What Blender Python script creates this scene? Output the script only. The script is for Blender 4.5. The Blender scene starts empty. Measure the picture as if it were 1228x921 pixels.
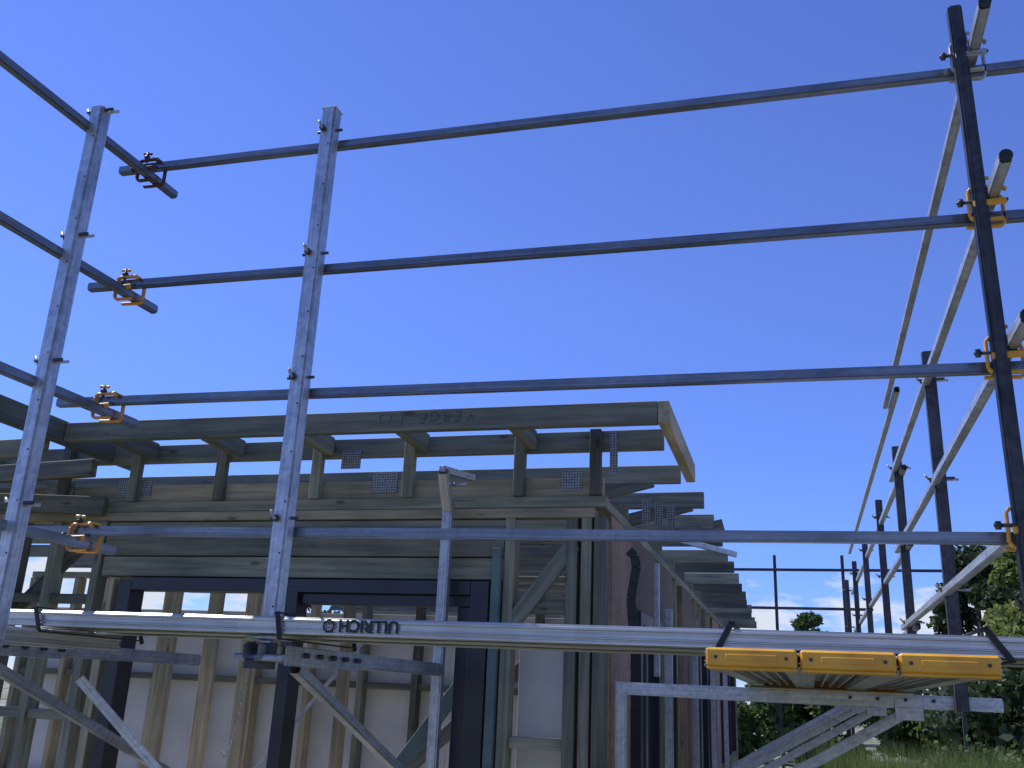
import bpy, bmesh, math, random
import numpy as np
from mathutils import Vector, Matrix
random.seed(3)
E=1.6
sc=bpy.context.scene
sc.view_settings.view_transform='Standard'
sc.view_settings.look='None'
sc.view_settings.exposure=0
def P(x,y,z): return Vector((x,y,z+E))
# ---------------- materials
def newmat(name):
    m=bpy.data.materials.new(name); m.use_nodes=True
    nt=m.node_tree; b=nt.nodes['Principled BSDF']; return m,nt,b
def N(nt,t,**k):
    n=nt.nodes.new(t)
    for a,v in k.items():
        if a in n.inputs.keys(): n.inputs[a].default_value=v
        else: setattr(n,a,v)
    return n
def ramp(nt,fac,stops):
    r=nt.nodes.new('ShaderNodeValToRGB'); e=r.color_ramp.elements
    while len(e)<len(stops): e.new(0.5)
    for i,(p,c) in enumerate(stops): e[i].position=p; e[i].color=(*c,1)
    nt.links.new(fac,r.inputs[0]); return r.outputs[0]
def timber(name,c0,c1,c2,rough=.75):
    m,nt,b=newmat(name); L=nt.links.new
    tc=N(nt,'ShaderNodeTexCoord'); oi=N(nt,'ShaderNodeObjectInfo')
    add=N(nt,'ShaderNodeVectorMath',operation='ADD')
    mul=N(nt,'ShaderNodeMath',operation='MULTIPLY'); mul.inputs[1].default_value=37.
    L(oi.outputs['Random'],mul.inputs[0]); L(tc.outputs['Object'],add.inputs[0]); L(mul.outputs[0],add.inputs[1])
    mp=N(nt,'ShaderNodeMapping'); mp.inputs['Scale'].default_value=(2.2,38,38); L(add.outputs[0],mp.inputs[0])
    n1=N(nt,'ShaderNodeTexNoise',Scale=1.0,Detail=6.0,Roughness=.65); L(mp.outputs[0],n1.inputs['Vector'])
    n2=N(nt,'ShaderNodeTexNoise',Scale=2.3,Detail=3.0); L(add.outputs[0],n2.inputs['Vector'])
    col=ramp(nt,n1.outputs[0],[(.3,c0),(.5,c1),(.72,c2)])
    mp2=N(nt,'ShaderNodeMapping'); mp2.inputs['Scale'].default_value=(3.5,10,10); L(add.outputs[0],mp2.inputs[0])
    vo=N(nt,'ShaderNodeTexVoronoi',Scale=1.0); L(mp2.outputs[0],vo.inputs['Vector'])
    kn=ramp(nt,vo.outputs['Distance'],[(.05,(.28,.22,.16)),(.13,(1,1,1))])
    mx=N(nt,'ShaderNodeMixRGB',blend_type='MULTIPLY'); mx.inputs[0].default_value=.8
    L(col,mx.inputs[1]); L(kn,mx.inputs[2])
    st=ramp(nt,n2.outputs[0],[(.3,(.55,.6,.55)),(.65,(1.1,1.05,1))])
    mx2=N(nt,'ShaderNodeMixRGB',blend_type='MULTIPLY'); mx2.inputs[0].default_value=.85
    L(mx.outputs[0],mx2.inputs[1]); L(st,mx2.inputs[2])
    hv=N(nt,'ShaderNodeHueSaturation'); mr=N(nt,'ShaderNodeMapRange'); mr.inputs[3].default_value=.55; mr.inputs[4].default_value=1.4
    L(oi.outputs['Random'],mr.inputs[0]); L(mr.outputs[0],hv.inputs['Value']); L(mx2.outputs[0],hv.inputs['Color'])
    L(hv.outputs[0],b.inputs['Base Color']); b.inputs['Roughness'].default_value=rough
    bp=N(nt,'ShaderNodeBump',Strength=.35,Distance=.002); L(n1.outputs[0],bp.inputs['Height']); L(bp.outputs[0],b.inputs['Normal'])
    return m
def metal(name,c0,c1,met=.6,r0=.35,r1=.6,scale=60,bump=.1,stretch=1.,vor=.22):
    m,nt,b=newmat(name); L=nt.links.new
    tc=N(nt,'ShaderNodeTexCoord'); oi=N(nt,'ShaderNodeObjectInfo')
    mp0=N(nt,'ShaderNodeMapping'); mp0.inputs['Scale'].default_value=(stretch,1,1); L(tc.outputs['Object'],mp0.inputs[0])
    n1=N(nt,'ShaderNodeTexNoise',Scale=4.0,Detail=6.0,Roughness=.7); L(mp0.outputs[0],n1.inputs['Vector'])
    v=N(nt,'ShaderNodeTexVoronoi',Scale=float(scale)); L(tc.outputs['Object'],v.inputs['Vector'])
    mx=N(nt,'ShaderNodeMixRGB'); mx.inputs[0].default_value=vor; L(n1.outputs[0],mx.inputs[1]); L(v.outputs['Color'],mx.inputs[2])
    mp=N(nt,'ShaderNodeMapping'); mp.inputs['Scale'].default_value=(3,160,160); L(tc.outputs['Object'],mp.inputs[0])
    n3=N(nt,'ShaderNodeTexNoise',Scale=1.0,Detail=3.0); L(mp.outputs[0],n3.inputs['Vector'])
    sc_=ramp(nt,n3.outputs[0],[(.35,(.78,.78,.78)),(.6,(1.08,1.08,1.08))])
    mm=N(nt,'ShaderNodeMixRGB',blend_type='MULTIPLY'); mm.inputs[0].default_value=1
    L(ramp(nt,mx.outputs[0],[(.32,c0),(.62,c1)]),mm.inputs[1]); L(sc_,mm.inputs[2])
    hv=N(nt,'ShaderNodeHueSaturation'); mr2=N(nt,'ShaderNodeMapRange'); mr2.inputs[3].default_value=.85; mr2.inputs[4].default_value=1.12
    L(oi.outputs['Random'],mr2.inputs[0]); L(mr2.outputs[0],hv.inputs['Value']); L(mm.outputs[0],hv.inputs['Color']); L(hv.outputs[0],b.inputs['Base Color'])
    mr=N(nt,'ShaderNodeMapRange'); mr.inputs[3].default_value=r0; mr.inputs[4].default_value=r1; L(n1.outputs[0],mr.inputs[0]); L(mr.outputs[0],b.inputs['Roughness'])
    b.inputs['Metallic'].default_value=met
    bp=N(nt,'ShaderNodeBump',Strength=bump,Distance=.002); L(n1.outputs[0],bp.inputs['Height']); L(bp.outputs[0],b.inputs['Normal'])
    return m
def simple(name,c0,c1,scale=6,rough=.7,det=5,bump=.2,coord='Object'):
    m,nt,b=newmat(name); L=nt.links.new
    tc=N(nt,'ShaderNodeTexCoord')
    n1=N(nt,'ShaderNodeTexNoise',Scale=float(scale),Detail=float(det),Roughness=.65); L(tc.outputs[coord],n1.inputs['Vector'])
    L(ramp(nt,n1.outputs[0],[(.35,c0),(.65,c1)]),b.inputs['Base Color']); b.inputs['Roughness'].default_value=rough
    bp=N(nt,'ShaderNodeBump',Strength=bump,Distance=.01); L(n1.outputs[0],bp.inputs['Height']); L(bp.outputs[0],b.inputs['Normal'])
    return m
T=timber('treated_pine',(.105,.11,.075),(.20,.20,.14),(.31,.295,.20))
TD=timber('treated_pine_dark',(.07,.076,.058),(.13,.135,.10),(.215,.21,.15))
TL=timber('pale_pine',(.225,.19,.115),(.34,.29,.18),(.48,.41,.26))
GALV=metal('galvanised_steel',(.30,.32,.34),(.54,.56,.58),.6,.25,.5)
ALU=metal('aluminium',(.38,.39,.37),(.60,.60,.57),.6,.28,.48,20,.05,.3,.1)
DARK=metal('dark_steel',(.022,.022,.026),(.075,.075,.08),.4,.35,.6)
RAILM=metal('rail_steel',(.12,.125,.135),(.28,.29,.30),.7,.2,.38,60,.03,.25,.08)
RUST=metal('rusty_steel',(.05,.025,.02),(.16,.07,.04),.3,.5,.7)
YEL=simple('yellow_paint',(.58,.27,.02),(.80,.40,.03),8,.42)
ORG=simple('orange_paint',(.50,.21,.02),(.72,.33,.03),25,.4)
BLK=simple('black_aluminium',(.012,.013,.018),(.022,.023,.03),5,.35,3,.03)
RUB=simple('black_rubber',(.01,.01,.01),(.025,.025,.025),12,.7)
WRAP=simple('pale_lining',(.52,.50,.44),(.68,.66,.60),2.0,.8,5,.1)
GREEN=simple('teal_wrap',(.08,.12,.11),(.13,.18,.16),6,.7)
PLY=timber('osb_sheathing',(.24,.14,.085),(.35,.22,.145),(.45,.31,.21))
CONC=simple('concrete',(.28,.27,.25),(.42,.41,.38),5,.85)
INK=simple('ink',(.01,.01,.012),(.03,.03,.03),20,.6)
PENCIL=simple('carpenter_crayon',(.03,.03,.025),(.10,.10,.075),90,.8)
BARK=simple('bark',(.06,.045,.03),(.14,.11,.08),12,.9)
def plate():
    m,nt,b=newmat('nail_plate'); L=nt.links.new
    tc=N(nt,'ShaderNodeTexCoord'); mp=N(nt,'ShaderNodeMapping'); mp.inputs['Scale'].default_value=(80,80,80)
    L(tc.outputs['Object'],mp.inputs[0]); v=N(nt,'ShaderNodeTexVoronoi',Scale=1.,Randomness=.15); L(mp.outputs[0],v.inputs['Vector'])
    L(ramp(nt,v.outputs['Distance'],[(.3,(.06,.06,.06)),(.5,(.28,.29,.29))]),b.inputs['Base Color'])
    b.inputs['Metallic'].default_value=.3; b.inputs['Roughness'].default_value=.5; return m
PLATE=plate()
def glass():
    m,nt,b=newmat('window_glass'); b.inputs['Base Color'].default_value=(.03,.04,.045,1); b.inputs['Roughness'].default_value=.05; return m
GL=glass()
# ---------------- builders
def empty(name,loc=(0,0,0)):
    o=bpy.data.objects.new(name,None); o.location=loc; o.empty_display_size=.2
    sc.collection.objects.link(o); return o
def link(o,parent=None):
    sc.collection.objects.link(o)
    if parent is not None:
        o.parent=parent
        o.matrix_parent_inverse=parent_inv(parent)
    return o
def parent_inv(p):
    if p.type=='EMPTY': return Matrix.Translation(-Vector(p.location))
    return p.matrix_basis.inverted()
def frame(p0,p1,up=(0,0,1)):
    d=(p1-p0); Ln=d.length; x=d.normalized(); up=Vector(up)
    if abs(x.dot(up))>.98: up=Vector((0,1,0))
    y=up.cross(x).normalized(); z=x.cross(y)
    M=Matrix((x,y,z)).transposed().to_4x4(); M.translation=(p0+p1)/2
    return M,Ln
def beam(name,p0,p1,w,h,mat,parent=None,up=(0,0,1),bev=.0025,hollow=False):
    p0=Vector(p0);p1=Vector(p1)
    M,Ln=frame(p0,p1,up)
    me=bpy.data.meshes.new(name); bm=bmesh.new()
    bmesh.ops.create_cube(bm,size=1)
    bmesh.ops.scale(bm,vec=(Ln,w,h),verts=bm.verts)
    if hollow:
        bm.faces.ensure_lookup_table()
        es=[e for e in bm.edges if abs((e.verts[0].co-e.verts[1].co).normalized().x)>.9]
        bmesh.ops.bevel(bm,geom=es,offset=min(w,h)*.14,segments=2,affect='EDGES')
        for f in [f for f in bm.faces if abs(f.normal.x)>.9]:
            n=f.normal.copy()
            bmesh.ops.inset_region(bm,faces=[f],thickness=.003)
            bmesh.ops.translate(bm,verts=f.verts,vec=-n*min(.08,Ln*.2))
    elif bev>0:
        bmesh.ops.bevel(bm,geom=bm.edges[:],offset=min(bev,min(w,h)*.3),segments=1,affect='EDGES')
    bm.to_mesh(me); bm.free(); me.materials.append(mat)
    o=bpy.data.objects.new(name,me); o.matrix_basis=M
    return link(o,parent)
def box(name,lo,hi,mat,parent=None,bev=.002):
    lo=Vector(lo);hi=Vector(hi); c=(lo+hi)/2; s=hi-lo
    me=bpy.data.meshes.new(name); bm=bmesh.new(); bmesh.ops.create_cube(bm,size=1)
    bmesh.ops.scale(bm,vec=s,verts=bm.verts)
    if bev>0: bmesh.ops.bevel(bm,geom=bm.edges[:],offset=min(bev,min(s)*.3),segments=1,affect='EDGES')
    bm.to_mesh(me); bm.free(); me.materials.append(mat)
    o=bpy.data.objects.new(name,me); o.location=c; return link(o,parent)
def cyl(name,p0,p1,r,mat,parent=None,seg=16,r2=None):
    p0=Vector(p0);p1=Vector(p1); M,Ln=frame(p0,p1)
    me=bpy.data.meshes.new(name); bm=bmesh.new()
    bmesh.ops.create_cone(bm,cap_ends=True,segments=seg,radius1=r,radius2=r if r2 is None else r2,depth=Ln,matrix=Matrix.Rotation(math.pi/2,4,'Y'))
    for f in bm.faces: f.smooth=len(f.verts)==4
    bm.to_mesh(me); bm.free(); me.materials.append(mat)
    o=bpy.data.objects.new(name,me); o.matrix_basis=M; return link(o,parent)

# ---------------- guard rails
RZ=[1.73,1.275,.855,.42]
RF=[1.722,1.262,.840,.408]
for i,z in enumerate(RF):
    beam('guard_rail',P(-2.28-.035*i,2.50,z+.022),P(1.4,2.50,z-.018),.028,.029,RAILM,hollow=True)
for i,z in enumerate(RF):
    beam('guard_rail',P(-2.20,.9,z-.005),P(-2.13+.0*i,2.62,z-.026),.028,.030,RAILM,hollow=True)
def pin(parent,p,d=(0,-1,0)):
    d=Vector(d); 
    cyl('hook_bolt',p-d*.07,p+d*.04,.005,GALV,parent,8)
    cyl('hook_tip',p+d*.04,p+d*.045+Vector((-.010,0,.022)),.005,GALV,parent,8)
    cyl('nut',p+d*.028,p+d*.038,.011,DARK,parent,6)
def post(x,y,z0,z1,s,mat,axis='X',rails=RZ):
    e=empty('scaffold_post',P(x,y,z0))
    beam('tube',P(x,y,z0),P(x,y,z1),s,s,mat,e,up=(0,1,0),hollow=True)
    for z in rails:
        if z<z1:
            if axis=='X': pin(e,P(x-.01,y,z+.03)); cyl('side_bolt',P(x-.045,y,z+.035),P(x+.045,y,z+.035),.005,DARK,e,8)
            else: pin(e,P(x,y,z+.03),(-1,0,0)); cyl('side_bolt',P(x-.045,y-.01,z+.035),P(x+.055,y-.01,z+.035),.005,DARK,e,8)
    zz=z0+.1
    while zz<z1-.05:
        cyl('bolt_hole',P(x+.012,y-s/2-.0006,zz),P(x+.012,y-s/2+.002,zz),.0032,INK,e,8); zz+=.15
    return e
p2=post(-1.42,2.455,.10,1.84,.05,GALV)
p1=post(-2.125,2.19,.06,1.775,.05,GALV,'Y')
box('head_cap',P(-1.447,2.428,1.8405),P(-1.393,2.482,1.846),GALV,p2)
e=empty('scaffold_pole',P(.515,2.44,-.6))
beam('tube',P(.54,2.44,-1.58),P(.517,2.44,1.885),.036,.036,DARK,e,up=(0,1,0),hollow=True)
box('foot_plate',P(.46,2.36,-1.6),P(.62,2.52,-1.585),DARK,e)
for i,z in enumerate(RZ):
    g=beam('guard_rail',P(.552,2.26,z+.02),P(.60,5.9,z+.02),.028,.032,GALV,hollow=True)
    cyl('end_plug',P(.552,2.248,z+.02),P(.552,2.259,z+.02),.016,RUB,g,12)
    beam('guard_rail',P(.63,5.5,z-.0),P(.66,11.5,z-.05),.03,.034,GALV,hollow=True)
for i,y in enumerate([4.05,5.65,7.2,8.8,10.4,12.]):
    post(.595+.02*min(i,2),y,.0,1.43,.046,DARK,'Y',RZ[1:])
def clamp(x,y,z,mat,s=1.0,tilt=0.):
    e=empty('scaffold_clamp',P(x,y,z))
    a=.029*s; b=.034*s
    def ring(n,yy,pts,w=.014,t=.008):
        for (x0,z0),(x1,z1) in zip(pts,pts[1:]):
            beam(n,P(x+x0,y+yy,z+z0),P(x+x1,y+yy,z+z1),w,t,mat,e,up=(0,0,1) if abs(z1-z0)<abs(x1-x0) else (1,0,0),bev=.002)
    ring('front_hook',-.026,[(a*1.5,b*.9),(a*1.15,b*1.18),(-a*1.0,b*1.2),(-a*1.3,b*.9),(-a*1.3,-b*.9),(-a,-b*1.2),(a*1.1,-b*1.2)])
    ring('rear_hook',.018,[(-a*1.4,-b*1.15),(a*1.2,-b*1.2),(a*1.42,-b*.9),(a*1.42,b*.85),(a*1.1,b*1.16),(-a*.2,b*1.16)])
    beam('saddle',P(x-a*1.1,y-.046,z-b*.25),P(x+a*1.3,y-.046,z-b*.15),.008,.018,mat,e)
    beam('bridge',P(x+a*.9,y-.03,z+b*1.32),P(x+a*.9,y+.022,z+b*1.30),.022,.006,mat,e)
    cyl('bolt',P(x-.008,y-.028,z+b*.9),P(x-.008,y-.028,z+b*2.1),.005,DARK,e,8)
    cyl('nut',P(x-.008,y-.028,z+b*1.35),P(x-.008,y-.028,z+b*1.62),.011,DARK,e,6)
    beam('wing',P(x-.026,y-.028,z+b*1.95),P(x+.012,y-.028,z+b*1.85),.006,.010,mat,e)
    cyl('cross_bolt',P(x-a*2.2,y-.032,z+.004),P(x+a*1.5,y-.032,z+.004),.005,DARK,e,8)
    cyl('cross_nut',P(x-a*2.1,y-.032,z+.004),P(x-a*1.75,y-.032,z+.004),.011,DARK,e,6)
for i,z in enumerate(RF): clamp(-2.145,2.50,z-.004,RUST if i==0 else ORG)
for i,z in enumerate(RF): clamp(.54,2.475,z+.010,GALV if i==0 else YEL,1.15)
# ---------------- planks
def plank(name,p0,p1,w,t,mat,caps=None):
    p0=Vector(p0);p1=Vector(p1)
    e=empty(name,(p0+p1)/2)
    d=(p1-p0).normalized(); s=Vector((0,0,1)).cross(d).normalized(); up=Vector((0,0,1))
    beam('deck',p0+up*(t/2-.004),p1+up*(t/2-.004),w-.004,.008,mat,e)
    for sg in(-1,1):
        o=s*sg*(w/2-.004)
        beam('side_rail',p0+o-up*.0042,p1+o-up*.0042,.008,t-.009,mat,e)
        for k,hh in((1,.18),(-.35,.10),(-1,.16)):
            o2=s*sg*(w/2+.0025)
            beam('side_rib',p0+o2+up*(k*t*.36-.003),p1+o2+up*(k*t*.36-.003),.006,t*hh,mat,e,bev=.0015)
    n=5
    for k in range(n):
        o=s*((k+.5)/n-.5)*(w-.03)
        beam('under_rib',p0+o-up*.004,p1+o-up*.004,.006,t-.022,mat,e,bev=.001)
    for k in range(2):
        o=s*(w/2-.02)*(1 if k else -1)-up*(t/2-.003)
        beam('bottom_flange',p0+o,p1+o,.03,.005,mat,e,bev=.001)
    if caps:
        for pp,sg in((p0,-1),(p1,1)):
            c0=pp+d*sg*.001; c1=pp+d*sg*.03
            beam('end_cap',c0,c1,w-.003,t+.003,caps,e,bev=.005)
            beam('end_cap_lip',pp-d*sg*.04-up*(t/2+.004),pp-up*(t/2+.004)+d*sg*.029,w-.006,.006,caps,e)
            beam('end_cap_label',c1,c1+d*sg*.002,w*.55,t*.35,caps,e,bev=.001)
            for q in(-1,1): cyl('cap_rivet',c1+s*w*.38*q,c1+s*w*.38*q+d*sg*.003,.004,DARK,e,8)
    return e
A=plank('scaffold_plank',P(-2.32,2.50,.150),P(1.5,2.50,.138),.225,.046,ALU)
B_=plank('scaffold_plank',P(-2.30,2.732,.150),P(1.5,2.732,.138),.225,.046,ALU)
for k,x in enumerate([-.095,.112,.319]):
    plank('scaffold_plank',P(x-.0,2.30+.004*k,.0955),P(x+.03,4.6,.090),.203,.039,ALU,YEL)
for k,x in enumerate([-.04,.18,.40]):
    plank('scaffold_plank',P(x,4.75,.095),P(x+.04,8.6,.095),.208,.045,ALU,YEL)
plank('scaffold_plank',P(-2.25,.9,.095),P(-2.25,2.75,.095),.208,.045,ALU,None)
def text(name,s,size,loc,rot,mat,parent,ext=.0006,off=.0012,shear=0):
    c=bpy.data.curves.new(name,'FONT'); c.body=s; c.size=size; c.extrude=ext; c.materials.append(mat)
    c.offset=off; c.shear=shear
    o=bpy.data.objects.new(name,c); o.matrix_basis=Matrix.Translation(loc)@rot; link(o,parent); return o
R180=Matrix.Rotation(math.pi,4,'Y')@Matrix.Rotation(math.pi/2,4,'X')
text('printed_lettering','ULLRICH ®',.044,P(-1.0,2.3805,.163),R180,INK,A)
def strap(x,y=2.375,dx=.03):
    e=empty('tie_strap',P(x,y,.15))
    beam('front',P(x,y,.182),P(x+dx,y,.11),.004,.014,RUB,e,up=(1,0,0),bev=.001)
    beam('over',P(x,y-.002,.180),P(x,2.86,.180),.014,.004,RUB,e,bev=.001)
    beam('back',P(x,2.858,.18),P(x+dx,2.858,.1),.004,.014,RUB,e,up=(1,0,0),bev=.001)
    beam('under',P(x+dx,y-.002,.110),P(x+dx,2.86,.110),.014,.004,RUB,e,bev=.001)
strap(-2.17); strap(-.14,dx=-.04); strap(.41,dx=.05); strap(-1.36,dx=.015)
# ---------------- brackets
def bracket_front(x,ztop=.82,upright=True):
    e=empty('scaffold_bracket',P(x,3.9,.05))
    if upright:
        beam('wall_upright',P(x-.03,3.915,-.35),P(x-.03,3.915,ztop-.03),.045,.045,GALV,e,up=(0,1,0),hollow=True)
        beam('top_hook',P(x-.03,3.905,ztop-.06),P(x-.015,3.78,ztop+.08),.045,.045,ALU,e,hollow=True)
        beam('top_hook_arm',P(x-.03,3.79,ztop+.095),P(x+.06,3.97,ztop+.09),.03,.03,GALV,e)
        cyl('hook_bolt',P(x+.0,3.86,ztop+.04),P(x+.07,3.86,ztop+.04),.008,GALV,e,8)
        box('heel_plate',P(x-.1,3.885,-.5),P(x+.02,3.89,-.34),GALV,e)
    beam('arm',P(x,2.36,.075),P(x-.03,3.92,.075),.045,.05,GALV,e,hollow=True)
    beam('arm_side_plate',P(x+.028,2.5,.07),P(x+.02,3.0,.07),.004,.055,GALV,e)
    beam('diagonal_strut',P(x+.0,2.62,.04),P(x-.04,3.9,-.42),.035,.035,GALV,e,hollow=True)
    for k in range(5): cyl('arm_bolt',P(x+.01,2.62+k*.09,.075),P(x+.042,2.62+k*.09,.075),.008,DARK,e,8)
    cyl('pin',P(x-.05,2.42,.115),P(x+.05,2.42,.115),.008,GALV,e,8)
    box('post_shoe',P(x-.045,2.405,.03),P(x+.045,2.425,.10),DARK,e)
    cyl('pivot_bolt',P(x-.07,2.40,.06),P(x+.08,2.40,.06),.010,GALV,e,8)
    return e
bracket_front(-1.42)
bracket_front(-2.6,upright=False)
def bracket_side(y,first=False):
    e=empty('scaffold_bracket',P(0,y,.03))
    beam('arm',P(-.69,y,.034),P(.74,y,.029),.05,.05,GALV,e,hollow=True)
    beam('wall_upright',P(-.70,y,-.9),P(-.70,y,.06 if first else .5),.045,.045,GALV,e,up=(0,1,0),hollow=True)
    beam('diagonal_strut',P(.42,y,.0),P(-.66,y,-.62),.04,.04,GALV,e,hollow=True)
    beam('gusset',P(.36,y-.03,-.0),P(.46,y-.03,-.0),.004,.08,GALV,e)
    for k in range(5): cyl('arm_bolt',P(.2+k*.1,y-.035,.035),P(.2+k*.1,y,.035),.007,DARK,e,8)
    box('packer',P(-.2,y-.03,.0605),P(.5,y+.03,.066),TD,e)
for i,y in enumerate([4.1,5.7,7.25,8.85,10.4]): bracket_side(y,i==0)
e=empty('cross_brace'); 
beam('tube',P(-2.28,2.75,-.02),P(-1.95,3.0,-.42),.03,.03,GALV,e,hollow=True)
e=empty('tie_chain',P(-1.8,3.2,0))
pA=P(-1.5,2.5,.09);pB=P(-2.05,3.3,-.25)
for k in range(40):
    a=pA.lerp(pB,k/40);b=pA.lerp(pB,(k+1.25)/40); s=Vector((0,0,-.12*math.sin(math.pi*k/40)))
    beam('link',a+s,b+s,.008 if k%2 else .003,.003 if k%2 else .008,GALV,e,bev=.001)

# ---------------- house
H=empty('timber_frame_house',P(-2,6,-1.5))
XW=-.755; YW=4.0; XL=-6.0; YB=13.6
def st(name,x,y,z0,z1,w=.045,d=.09,mat=None):
    return beam(name,P(x,y,z0),P(x,y,z1),w,d,mat or T,H,up=(0,1,0))
box('floor_slab',P(XL,YW,-1.6),P(XW,YB,-1.42),CONC,H,0)
Y=YW+.045
beam('top_plate',P(XL,Y,.805),P(XW-.001,Y,.805),.094,.05,T,H)
beam('top_plate_cap',P(XL,Y-.004,.756),P(XW-.05,Y-.004,.756),.09,.043,TL,H)
beam('lintel',P(-3.3,Y-.006,.63),P(-1.21,Y-.006,.63),.09,.135,T,H)
beam('lintel_lower',P(-3.3,Y+.004,.51),P(-1.21,Y+.004,.51),.09,.095,T,H)
beam('head_trim',P(-3.3,Y-.03,.705),P(-.9,Y-.03,.705),.02,.045,T,H)
for x in [-5.6,-5.1,-4.65,-4.25,-3.86,-3.62,-3.34,-1.185,-.84]:
    st('stud',x,Y,-1.42,.735)
st('corner_stud',XW-.026,Y-.003,-1.42,.735,.05,.096,TD); st('corner_stud',-.905,Y+.002,-1.42,.735,.05,.09,TD)
box('lining_sheet',P(-1.16,Y+.10,-1.41),P(-.88,Y+.11,.26),WRAP,H,.001)
st('teal_flashing',-1.235,Y-.02,-1.42,.60,.04,.10,GREEN)
st('jamb_stud',-3.24,Y+.003,-1.42,.45,.045,.09,TL)
for z in(-.9,-.2,.35):
    for a,b in((-5.6,-3.36),(-1.16,-.93)): beam('dwang',P(a,Y+.01,z),P(b,Y+.01,z),.07,.045,T,H)
beam('angle_brace',P(-1.17,Y-.03,.27),P(-.90,Y-.03,.62),.02,.07,TD,H)
beam('angle_brace',P(-5.4,Y+.03,-1.2),P(-3.5,Y+.03,.62),.02,.07,TD,H)
D=[('jamb_left',-3.17,-3.10,-1.42,.44),('mullion',-2.25,-2.19,-1.42,.42),('jamb_right',-1.35,-1.265,-1.42,.455)]
for n,a,b,z0,z1 in D: box('door_'+n,P(a,Y-.06,z0),P(b,Y+.05,z1),BLK,H)
box('door_head',P(-3.099,Y-.058,.395),P(-1.351,Y+.05,.455),BLK,H)
box('door_head_inner',P(-2.18,Y-.03,.345),P(-1.355,Y+.03,.392),BLK,H)
box('door_jamb_inner',P(-1.415,Y-.03,-1.42),P(-1.355,Y+.03,.343),BLK,H)
def partition(x0,x1,y,zt=.74,mat=WRAP,sp=.42,pan=True):
    if pan: 
        xx=x0
        while xx<x1:
            w=min(1.2,x1-xx); box('lining_sheet',P(xx+.003,y+.05,-1.41),P(xx+w-.003,y+.062,zt-.25),mat,H,.001); xx+=1.2
    beam('plate',P(x0,y,zt),P(x1,y,zt),.09,.045,T,H); 
    x=x0+.03
    while x<x1: st('partition_stud',x+random.uniform(-.03,.03),y,-1.42,zt-.025,.045,.088,random.choice([T,TL])); x+=sp
    for z in(-.75,.0): beam('partition_dwang',P(x0,y+.005,z),P(x1,y+.005,z),.06,.044,T,H)
partition(-5.9,-.85,6.4)
partition(-5.9,-.85,10.2)
for yy in np.arange(4.6,6.3,.45): st('partition_stud',-3.6,yy,-1.42,.72,.09,.045,TL)
for yy in np.arange(4.6,6.3,.6): st('partition_stud',-5.2,yy,-1.42,.72,.09,.045,T)
for x in(-2.55,-1.75): st('partition_stud',x,5.3,-1.42,.72,.045,.09,TL)
beam('angle_brace',P(-3.2,5.6,-1.3),P(-1.3,5.6,.35),.03,.08,TD,H)
beam('angle_brace',P(-2.5,4.5,-1.25),P(-1.35,4.5,.28),.03,.07,GREEN,H)
beam('strap_brace',P(-1.9,6.3,-.9),P(-.95,6.3,.2),.003,.03,GALV,H)
beam('strap_brace',P(-3.9,6.3,-.9),P(-2.9,6.3,.3),.003,.03,GALV,H)
beam('side_top_plate',P(XW-.047,YW+.1,.80),P(XW-.047,YB,.80),.09,.045,T,H)
y=YW+.35
while y<YB:
    st('side_stud',XW-.047,y,-1.42,.775,.09,.045); y+=.45
box('sheathing_panel',P(XW,YW+.1,-1.40),P(XW+.009,YW+.62,.76),PLY,H,.001)
box('sheathing_panel',P(XW,YW+.624,.42),P(XW+.009,YW+2.3,.76),PLY,H,.001)
box('sheathing_panel',P(XW,YW+2.9,-1.4),P(XW+.009,YW+3.5,.76),PLY,H,.001)
box('sheathing_panel',P(XW,YW+5.6,-1.4),P(XW+.009,YW+6.3,.76),PLY,H,.001)
def window(y0,y1,z0,z1):
    x0=XW-.06;x1=XW+.05
    box('window_jamb',P(x0,y0,z0),P(x1,y0+.06,z1),BLK,H); box('window_jamb',P(x0,y1-.06,z0),P(x1,y1,z1),BLK,H)
    box('window_head',P(x0,y0+.061,z1-.06),P(x1,y1-.061,z1),BLK,H); box('window_sill',P(x0,y0+.061,z0),P(x1,y1-.061,z0+.05),BLK,H)
    ym=(y0+y1)/2; box('window_mullion',P(x0+.01,ym-.03,z0+.051),P(x1-.01,ym+.03,z1-.061),BLK,H)
    box('window_pane',P(XW-.012,y0+.061,z0+.051),P(XW-.006,ym-.031,z1-.061),GL,H,0)
window(YW+.68,YW+2.2,-1.4,.40); window(YW+3.7,YW+5.3,-1.4,.42); window(YW+6.5,YW+8.2,-.6,.42)
pts=[(-.665,.60),(-.640,.575),(-.632,.53),(-.645,.46),(-.655,.40),(-.650,.32),(-.640,.22)]
for (x0,z0),(x1,z1) in zip(pts,pts[1:]): beam('flashing_tape',P(x0,4.06,z0),P(x1,4.06,z1),.012,.038,RUB,H,up=(1,0,0))
beam('stay_bar',P(-.62,4.4,.735),P(-.23,4.42,.635),.025,.025,GALV,H)
for yy,z0,z1 in((4.9,.1,.66),): beam('tie_down_bar',P(-.66,yy,z0),P(-.66,yy,z1),.03,.03,GALV,H,up=(0,1,0))
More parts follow.
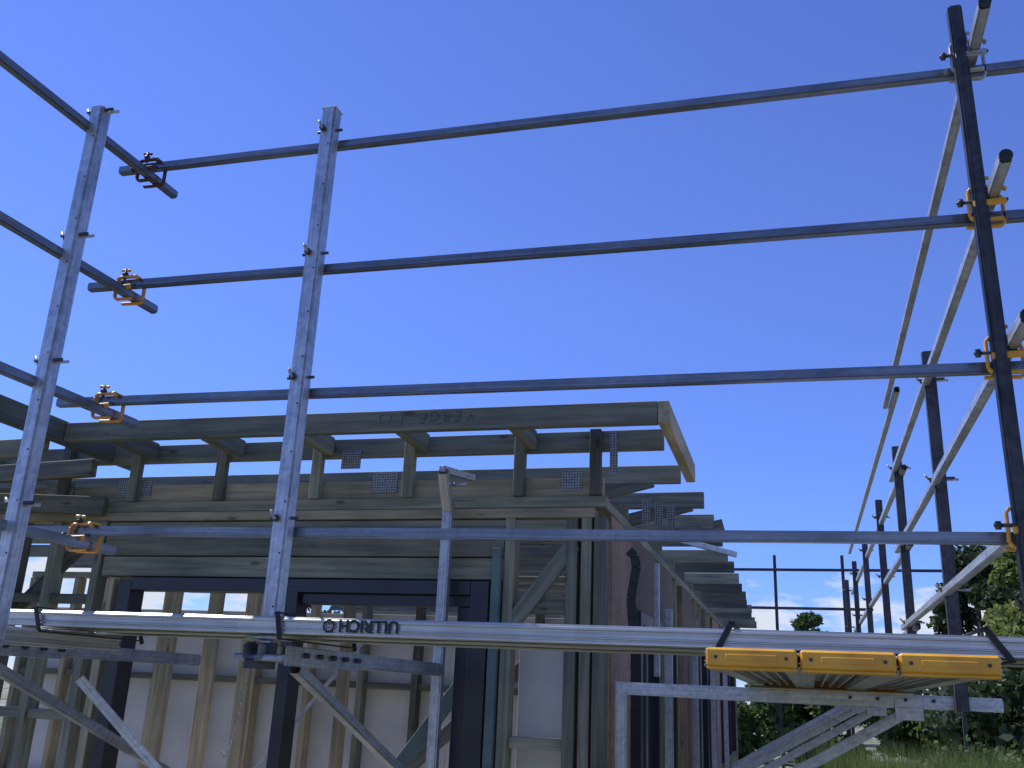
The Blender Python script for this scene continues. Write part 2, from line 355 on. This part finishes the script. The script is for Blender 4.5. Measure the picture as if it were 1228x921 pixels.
# roof
def zr(y): return 1.085-.012*(y-4.)
ys=[4.045+.655*k for k in range(15)]
XE=-.485
for k,y in enumerate(ys):
    xe=XE+.03 if k>1 else XE-.025
    beam('rafter',P(XL,y,zr(y)),P(xe+random.uniform(-.02,.02) if k>1 else xe,y,zr(y)+(random.uniform(-.008,.008) if k>1 else 0)),.045,.09,T if k%2 else TD,H)
    if k<8: beam('truss_bottom_chord',P(XL,y+(.0),.876),P(XW-.02,y,.876),.045,.088,T if k else TL,H)
gs=[-4.6,-4.1,-3.62,-3.19,-2.69,-2.16,-1.68,-1.16,-.80]
for x in gs: st('gable_stud',x+random.uniform(-.01,.01),YW+.0,.832,1.128,.05,.042,random.choice([T,TD]))
box('nail_plate',P(-.745,YW+.018,.93),P(-.71,YW+.0215,1.12),PLATE,H,0)
for x,z,w,h in [(-2.05,.98,.10,.09),(-1.88,.86,.13,.10),(-3.3,.86,.2,.09),(-.96,.86,.09,.09),(-3.75,.84,.18,.1)]:
    box('nail_plate',P(x,YW+.016,z),P(x+w,YW+.0195,z+h),PLATE,H,0)
for k in(1,2,3):
    y=ys[k]
    for j in range(6):
        x=-5.4+.8*j+.13*k
        beam('truss_web',P(x,y-.002,.90),P(x+.62,y-.002,1.05),.04,.07,TD if j%2 else T,H)
    for j in range(6): box('nail_plate',P(-5.2+.8*j,y-.0265,.87),P(-5.08+.8*j,y-.0245,.97),PLATE,H,0)
for j in range(3):
    box('side_nail_plate',P(-.70+.05*j,ys[1]-.03+.1*j,.83),P(-.66+.05*j,ys[1]-.028+.1*j,.95),PLATE,H,0)
beam('long_web',P(-3.0,ys[1]-.025,1.02),P(-.95,ys[1]-.025,.93),.04,.07,T,H)
YF=3.67
fly=beam('fly_rafter',P(-3.36,YF,1.108),P(XE,YF,1.096),.045,.092,TD,H)
for x in [-3.1,-2.6,-2.11,-1.62,-1.1]:
    beam('outrigger',P(x,YF+.024,1.098),P(x,YW-.0,1.088),.045,.085,T,H)
beam('barge_rafter',P(XE+.024,YF-.022,1.096),P(XE+.024,4.72,1.085),.045,.092,TL,H)
xx=-1.26
for ch in 'VERGE-1T3':
    text('pencil_marking',ch,.062+random.uniform(-.008,.008),P(xx,YF-.0233,1.128+random.uniform(-.006,.006)),R180@Matrix.Rotation(random.uniform(-.15,.15),4,'Z'),PENCIL,H,.0003,-.0012,random.uniform(0,.3)); xx-=.052
beam('porch_beam',P(-3.385,2.75,1.12),P(-3.385,YF+.6,1.10),.045,.11,TD,H)
for k in range(4): beam('porch_rafter',P(XL,2.9+.35*k,1.06-.05*k),P(-3.41,2.9+.35*k,1.06-.02*k),.045,.09,TD if k%2 else T,H)
beam('porch_plate',P(XL,3.3,.80),P(-3.3,3.95,.80),.045,.09,TD,H)
for x in(-4.3,-3.75): beam('porch_stud',P(x,3.85,-1.42),P(x,3.85,.75),.045,.09,TL,H,up=(0,1,0))

# ---------------- vegetation
def leafmat(name,c0,c1):
    m,nt,b=newmat(name); L=nt.links.new
    tc=N(nt,'ShaderNodeTexCoord'); n1=N(nt,'ShaderNodeTexNoise',Scale=1.6,Detail=6.,Roughness=.8); L(tc.outputs['Object'],n1.inputs['Vector'])
    L(ramp(nt,n1.outputs[0],[(.35,c0),(.65,c1)]),b.inputs['Base Color']); b.inputs['Roughness'].default_value=.55
    tr=N(nt,'ShaderNodeBsdfTranslucent'); L(ramp(nt,n1.outputs[0],[(.35,c0),(.65,c1)]),tr.inputs[0])
    mx=N(nt,'ShaderNodeMixShader'); mx.inputs[0].default_value=.4; out=nt.nodes['Material Output']
    L(b.outputs[0],mx.inputs[1]); L(tr.outputs[0],mx.inputs[2]); L(mx.outputs[0],out.inputs[0]); return m
LF1=leafmat('leaf_green',(.05,.09,.025),(.12,.18,.045)); LF2=leafmat('leaf_dark',(.02,.04,.015),(.06,.095,.03)); LF3=leafmat('leaf_olive',(.11,.15,.035),(.22,.28,.07))
def leaves_mesh(name,centres,radii,n,size,mat,parent,seed,elong=1.6):
    r=np.random.default_rng(seed)
    centres=np.array(centres);radii=np.array(radii)
    w=radii[:,0]**2; idx=r.choice(len(centres),n,p=w/w.sum())
    v=r.normal(size=(n,3)); v/=np.linalg.norm(v,axis=1)[:,None]; rad=r.uniform(.35,1.,n)**.6*(1+.18*r.normal(size=n))
    c=centres[idx]+v*radii[idx]*rad[:,None]
    a=r.normal(size=(n,3)); a/=np.linalg.norm(a,axis=1)[:,None]
    b=np.cross(a,r.normal(size=(n,3))); b/=np.linalg.norm(b,axis=1)[:,None]
    s=size*r.uniform(.6,1.4,n)[:,None]
    q=np.stack([c-a*s*elong/2,c-b*s/2,c+a*s*elong/2,c+b*s/2],1).reshape(-1,3)
    me=bpy.data.meshes.new(name); me.from_pydata(q.tolist(),[],np.arange(4*n).reshape(-1,4).tolist()); me.materials.append(mat)
    o=bpy.data.objects.new(name,me); return link(o,parent)
def tree(x,y,h,cr,mat,seed,n=16000,size=.12,cb=.25,z0=-1.6):
    rnd=random.Random(seed); e=empty('tree',P(x,y,z0)); base=P(x,y,z0)
    top=base+Vector((rnd.uniform(-.2,.2),0,h*.8)); cyl('trunk',base,top,h*.03,BARK,e,10,h*.008)
    C=[];R=[]
    for k in range(40):
        t=rnd.uniform(cb,1.0); a=rnd.uniform(0,6.283); env=math.sin(math.pi*min(.97,(t-cb)/(1-cb)*.8+.18)); rr=cr*env*rnd.uniform(.25,1.)
        c=base+Vector((math.cos(a)*rr,math.sin(a)*rr,h*(t*.93))); C.append(c); s=cr*rnd.uniform(.13,.28); R.append((s,s,s*.7))
        if k<16: cyl('limb',base+Vector((0,0,h*max(.15,t-.25))),c,h*.009,BARK,e,6,h*.002)
    leaves_mesh('crown',C,R,n,size,mat,e,seed); return e
tree(4.75,22,5.4,1.7,LF3,1,24000,.09,.1)
tree(5.9,21,6.0,2.0,LF3,2,22000,.10,.1)
tree(5.2,31,6.4,2.3,LF2,5,14000,.13,.12)
tree(.7,42,5.6,1.4,LF1,6,7000,.13)
tree(-.5,46,4.2,2.0,LF1,16,6000,.16)
tree(2.2,48,4.0,2.0,LF2,17,6000,.16)
tree(-9.3,20,6.3,1.5,LF2,7,9000,.11)
tree(-7.4,21,5.8,1.1,LF2,8,5000,.11)
def hedge(x0,x1,y,h,mat,seed,n=20000,size=.12,z0=-1.6,name='hedge',dpt=1.2):
    r=random.Random(seed); C=[];R=[]
    for k in range(60):
        x=r.uniform(x0,x1); s=r.uniform(.3,.8)*min(1,h/1.4); C.append(P(x,y+r.uniform(-dpt,dpt),z0+r.uniform(.1,h))); R.append((s,s,s*.7))
    e=empty(name,P((x0+x1)/2,y,z0)); leaves_mesh('foliage',C,R,n,size,mat,e,seed)
hedge(2.6,9,19,2.2,LF2,11,24000)
hedge(1.9,3.6,12.5,1.0,LF1,12,12000,.05,name='shrub',dpt=.5)
hedge(-3,9,30,2.0,LF1,13,22000,.13)
def grass(x0,x1,y0,y1,n,hh,seed,name='tall_grass'):
    r=np.random.default_rng(seed); c=np.stack([r.uniform(x0,x1,n),r.uniform(y0,y1,n),np.full(n,0.)],1)
    w=r.uniform(.006,.012,n)[:,None]; a=r.uniform(0,6.28,n); d=np.stack([np.cos(a),np.sin(a),0*a],1); l=r.normal(0,.22,(n,3)); l[:,2]=1; hh_=hh*r.uniform(.4,1.1,n)[:,None]
    v=np.stack([c-d*w,c+d*w,c+l*hh_],1).reshape(-1,3)
    me=bpy.data.meshes.new(name); me.from_pydata(v.tolist(),[],np.arange(3*n).reshape(-1,3).tolist()); me.materials.append(LF3)
    link(bpy.data.objects.new(name,me))
grass(.2,2.4,9.5,13,16000,1.2,4)
me=bpy.data.meshes.new('ground'); S=900
me.from_pydata([(-S,-S,0),(S,-S,0),(S,S,0),(-S,S,0)],[],[(0,1,2,3)])
gm,nt,b=newmat('ground_mat'); L=nt.links.new
tc=N(nt,'ShaderNodeTexCoord'); n1=N(nt,'ShaderNodeTexNoise',Scale=.25,Detail=8.,Roughness=.7); L(tc.outputs['Object'],n1.inputs['Vector'])
n2=N(nt,'ShaderNodeTexNoise',Scale=9.,Detail=8.,Roughness=.8); L(tc.outputs['Object'],n2.inputs['Vector'])
mx=N(nt,'ShaderNodeMixRGB'); L(ramp(nt,n1.outputs[0],[(.45,(0,0,0)),(.56,(1,1,1))]),mx.inputs[0])
L(ramp(nt,n2.outputs[0],[(.3,(.18,.16,.13)),(.7,(.40,.37,.31))]),mx.inputs[1]); L(ramp(nt,n2.outputs[0],[(.3,(.05,.08,.02)),(.7,(.13,.18,.06))]),mx.inputs[2])
L(mx.outputs[0],b.inputs['Base Color']); b.inputs['Roughness'].default_value=.95
bp=N(nt,'ShaderNodeBump',Strength=.6,Distance=.03); L(n2.outputs[0],bp.inputs['Height']); L(bp.outputs[0],b.inputs['Normal'])
me.materials.append(gm); link(bpy.data.objects.new('ground',me))
e=empty('garden_stake',P(2.3,9.6,-1.6)); beam('stake',P(2.3,9.6,-1.6),P(2.31,9.6,-.46),.045,.045,TL,e,up=(0,1,0))
# distant scaffold
e=empty('scaffold_frame',P(0,13,0))
beam('rail',P(-1.2,13.2,1.70),P(2.0,13.2,1.70),.03,.035,DARK,e)
beam('rail',P(-1.2,13.2,1.2),P(1.0,13.2,1.2),.03,.035,DARK,e)
beam('rail',P(-1.2,13.2,.75),P(.4,13.2,.75),.03,.035,DARK,e)
for x in(-.2,.66,1.95): beam('standard',P(x,13.25,-1.6),P(x,13.25,1.9),.04,.04,DARK,e,up=(0,1,0))

# ---------------- light
sd=Vector((-.56,.07,.80)).normalized()
el=math.asin(sd.z); az=math.atan2(sd.x,sd.y)
l=bpy.data.lights.new('sun','SUN'); l.energy=5; l.angle=math.radians(.5); l.color=(1,.95,.86)
o=bpy.data.objects.new('sun',l); o.rotation_euler=sd.to_track_quat('Z','Y').to_euler(); sc.collection.objects.link(o)
w=bpy.data.worlds.new('World'); sc.world=w; w.use_nodes=True; nt=w.node_tree; L=nt.links.new
bg=nt.nodes['Background']; sk=N(nt,'ShaderNodeTexSky',sky_type='NISHITA'); sk.sun_disc=False; sk.sun_elevation=el; sk.sun_rotation=az
sk.air_density=1.; sk.dust_density=.0; sk.ozone_density=2.
tint=N(nt,'ShaderNodeMixRGB',blend_type='MULTIPLY'); tint.inputs[0].default_value=1; tint.inputs[2].default_value=(.90,1.03,1.85,1); L(sk.outputs[0],tint.inputs[1])
tc=N(nt,'ShaderNodeTexCoord'); mp=N(nt,'ShaderNodeMapping'); mp.inputs['Scale'].default_value=(1,1,3.2); L(tc.outputs['Generated'],mp.inputs[0])
cn=N(nt,'ShaderNodeTexNoise',Scale=14.,Detail=8.,Roughness=.6); L(mp.outputs[0],cn.inputs['Vector'])
sx=N(nt,'ShaderNodeSeparateXYZ'); L(tc.outputs['Generated'],sx.inputs[0])
mr=N(nt,'ShaderNodeMapRange'); mr.inputs[1].default_value=.09; mr.inputs[2].default_value=.15; mr.inputs[3].default_value=.10; mr.inputs[4].default_value=-.25; L(sx.outputs[2],mr.inputs[0])
hz=ramp(nt,sx.outputs[2],[(.0,(.60,.78,.94)),(.4,(1,1,1))])
hm=N(nt,'ShaderNodeMixRGB',blend_type='MULTIPLY'); hm.inputs[0].default_value=1; L(tint.outputs[0],hm.inputs[1]); L(hz,hm.inputs[2])
ad=N(nt,'ShaderNodeMath',operation='ADD'); L(cn.outputs[0],ad.inputs[0]); L(mr.outputs[0],ad.inputs[1])
cm=ramp(nt,ad.outputs[0],[(.5,(0,0,0)),(.64,(1,1,1))])
cl=N(nt,'ShaderNodeMixRGB'); L(cm,cl.inputs[0]); L(hm.outputs[0],cl.inputs[1]); cl.inputs[2].default_value=(6.8,7.4,8.6,1)
L(cl.outputs[0],bg.inputs[0]); bg.inputs[1].default_value=.105
# ---------------- camera
f=1130.
Xv=Vector((4069,-155,-f)).normalized(); Yv=Vector((356,405,f)).normalized(); Zv=Vector((156,-3460,f)).normalized()
Xv=(Xv-Zv*Xv.dot(Zv)).normalized(); Yn=Zv.cross(Xv)
if Yn.dot(Yv)<0: Yn=-Yn
Yv2=(Yv-Zv*Yv.dot(Zv)).normalized()
Ya=(Yn+Yv2).normalized(); Xa=Ya.cross(Zv)
if Xa.dot(Xv)<0: Xa=-Xa
right=Vector((Xa[0],Ya[0],Zv[0])); down=Vector((Xa[1],Ya[1],Zv[1])); fwd=Vector((Xa[2],Ya[2],Zv[2]))
M=Matrix((right,-down,-fwd)).transposed().to_4x4(); M.translation=(0,0,E)
cam=bpy.data.cameras.new('camera'); cam.sensor_width=36; cam.lens=36*f/1228; cam.clip_start=.05; cam.clip_end=3000
co=bpy.data.objects.new('camera',cam); co.matrix_world=M; sc.collection.objects.link(co); sc.camera=co
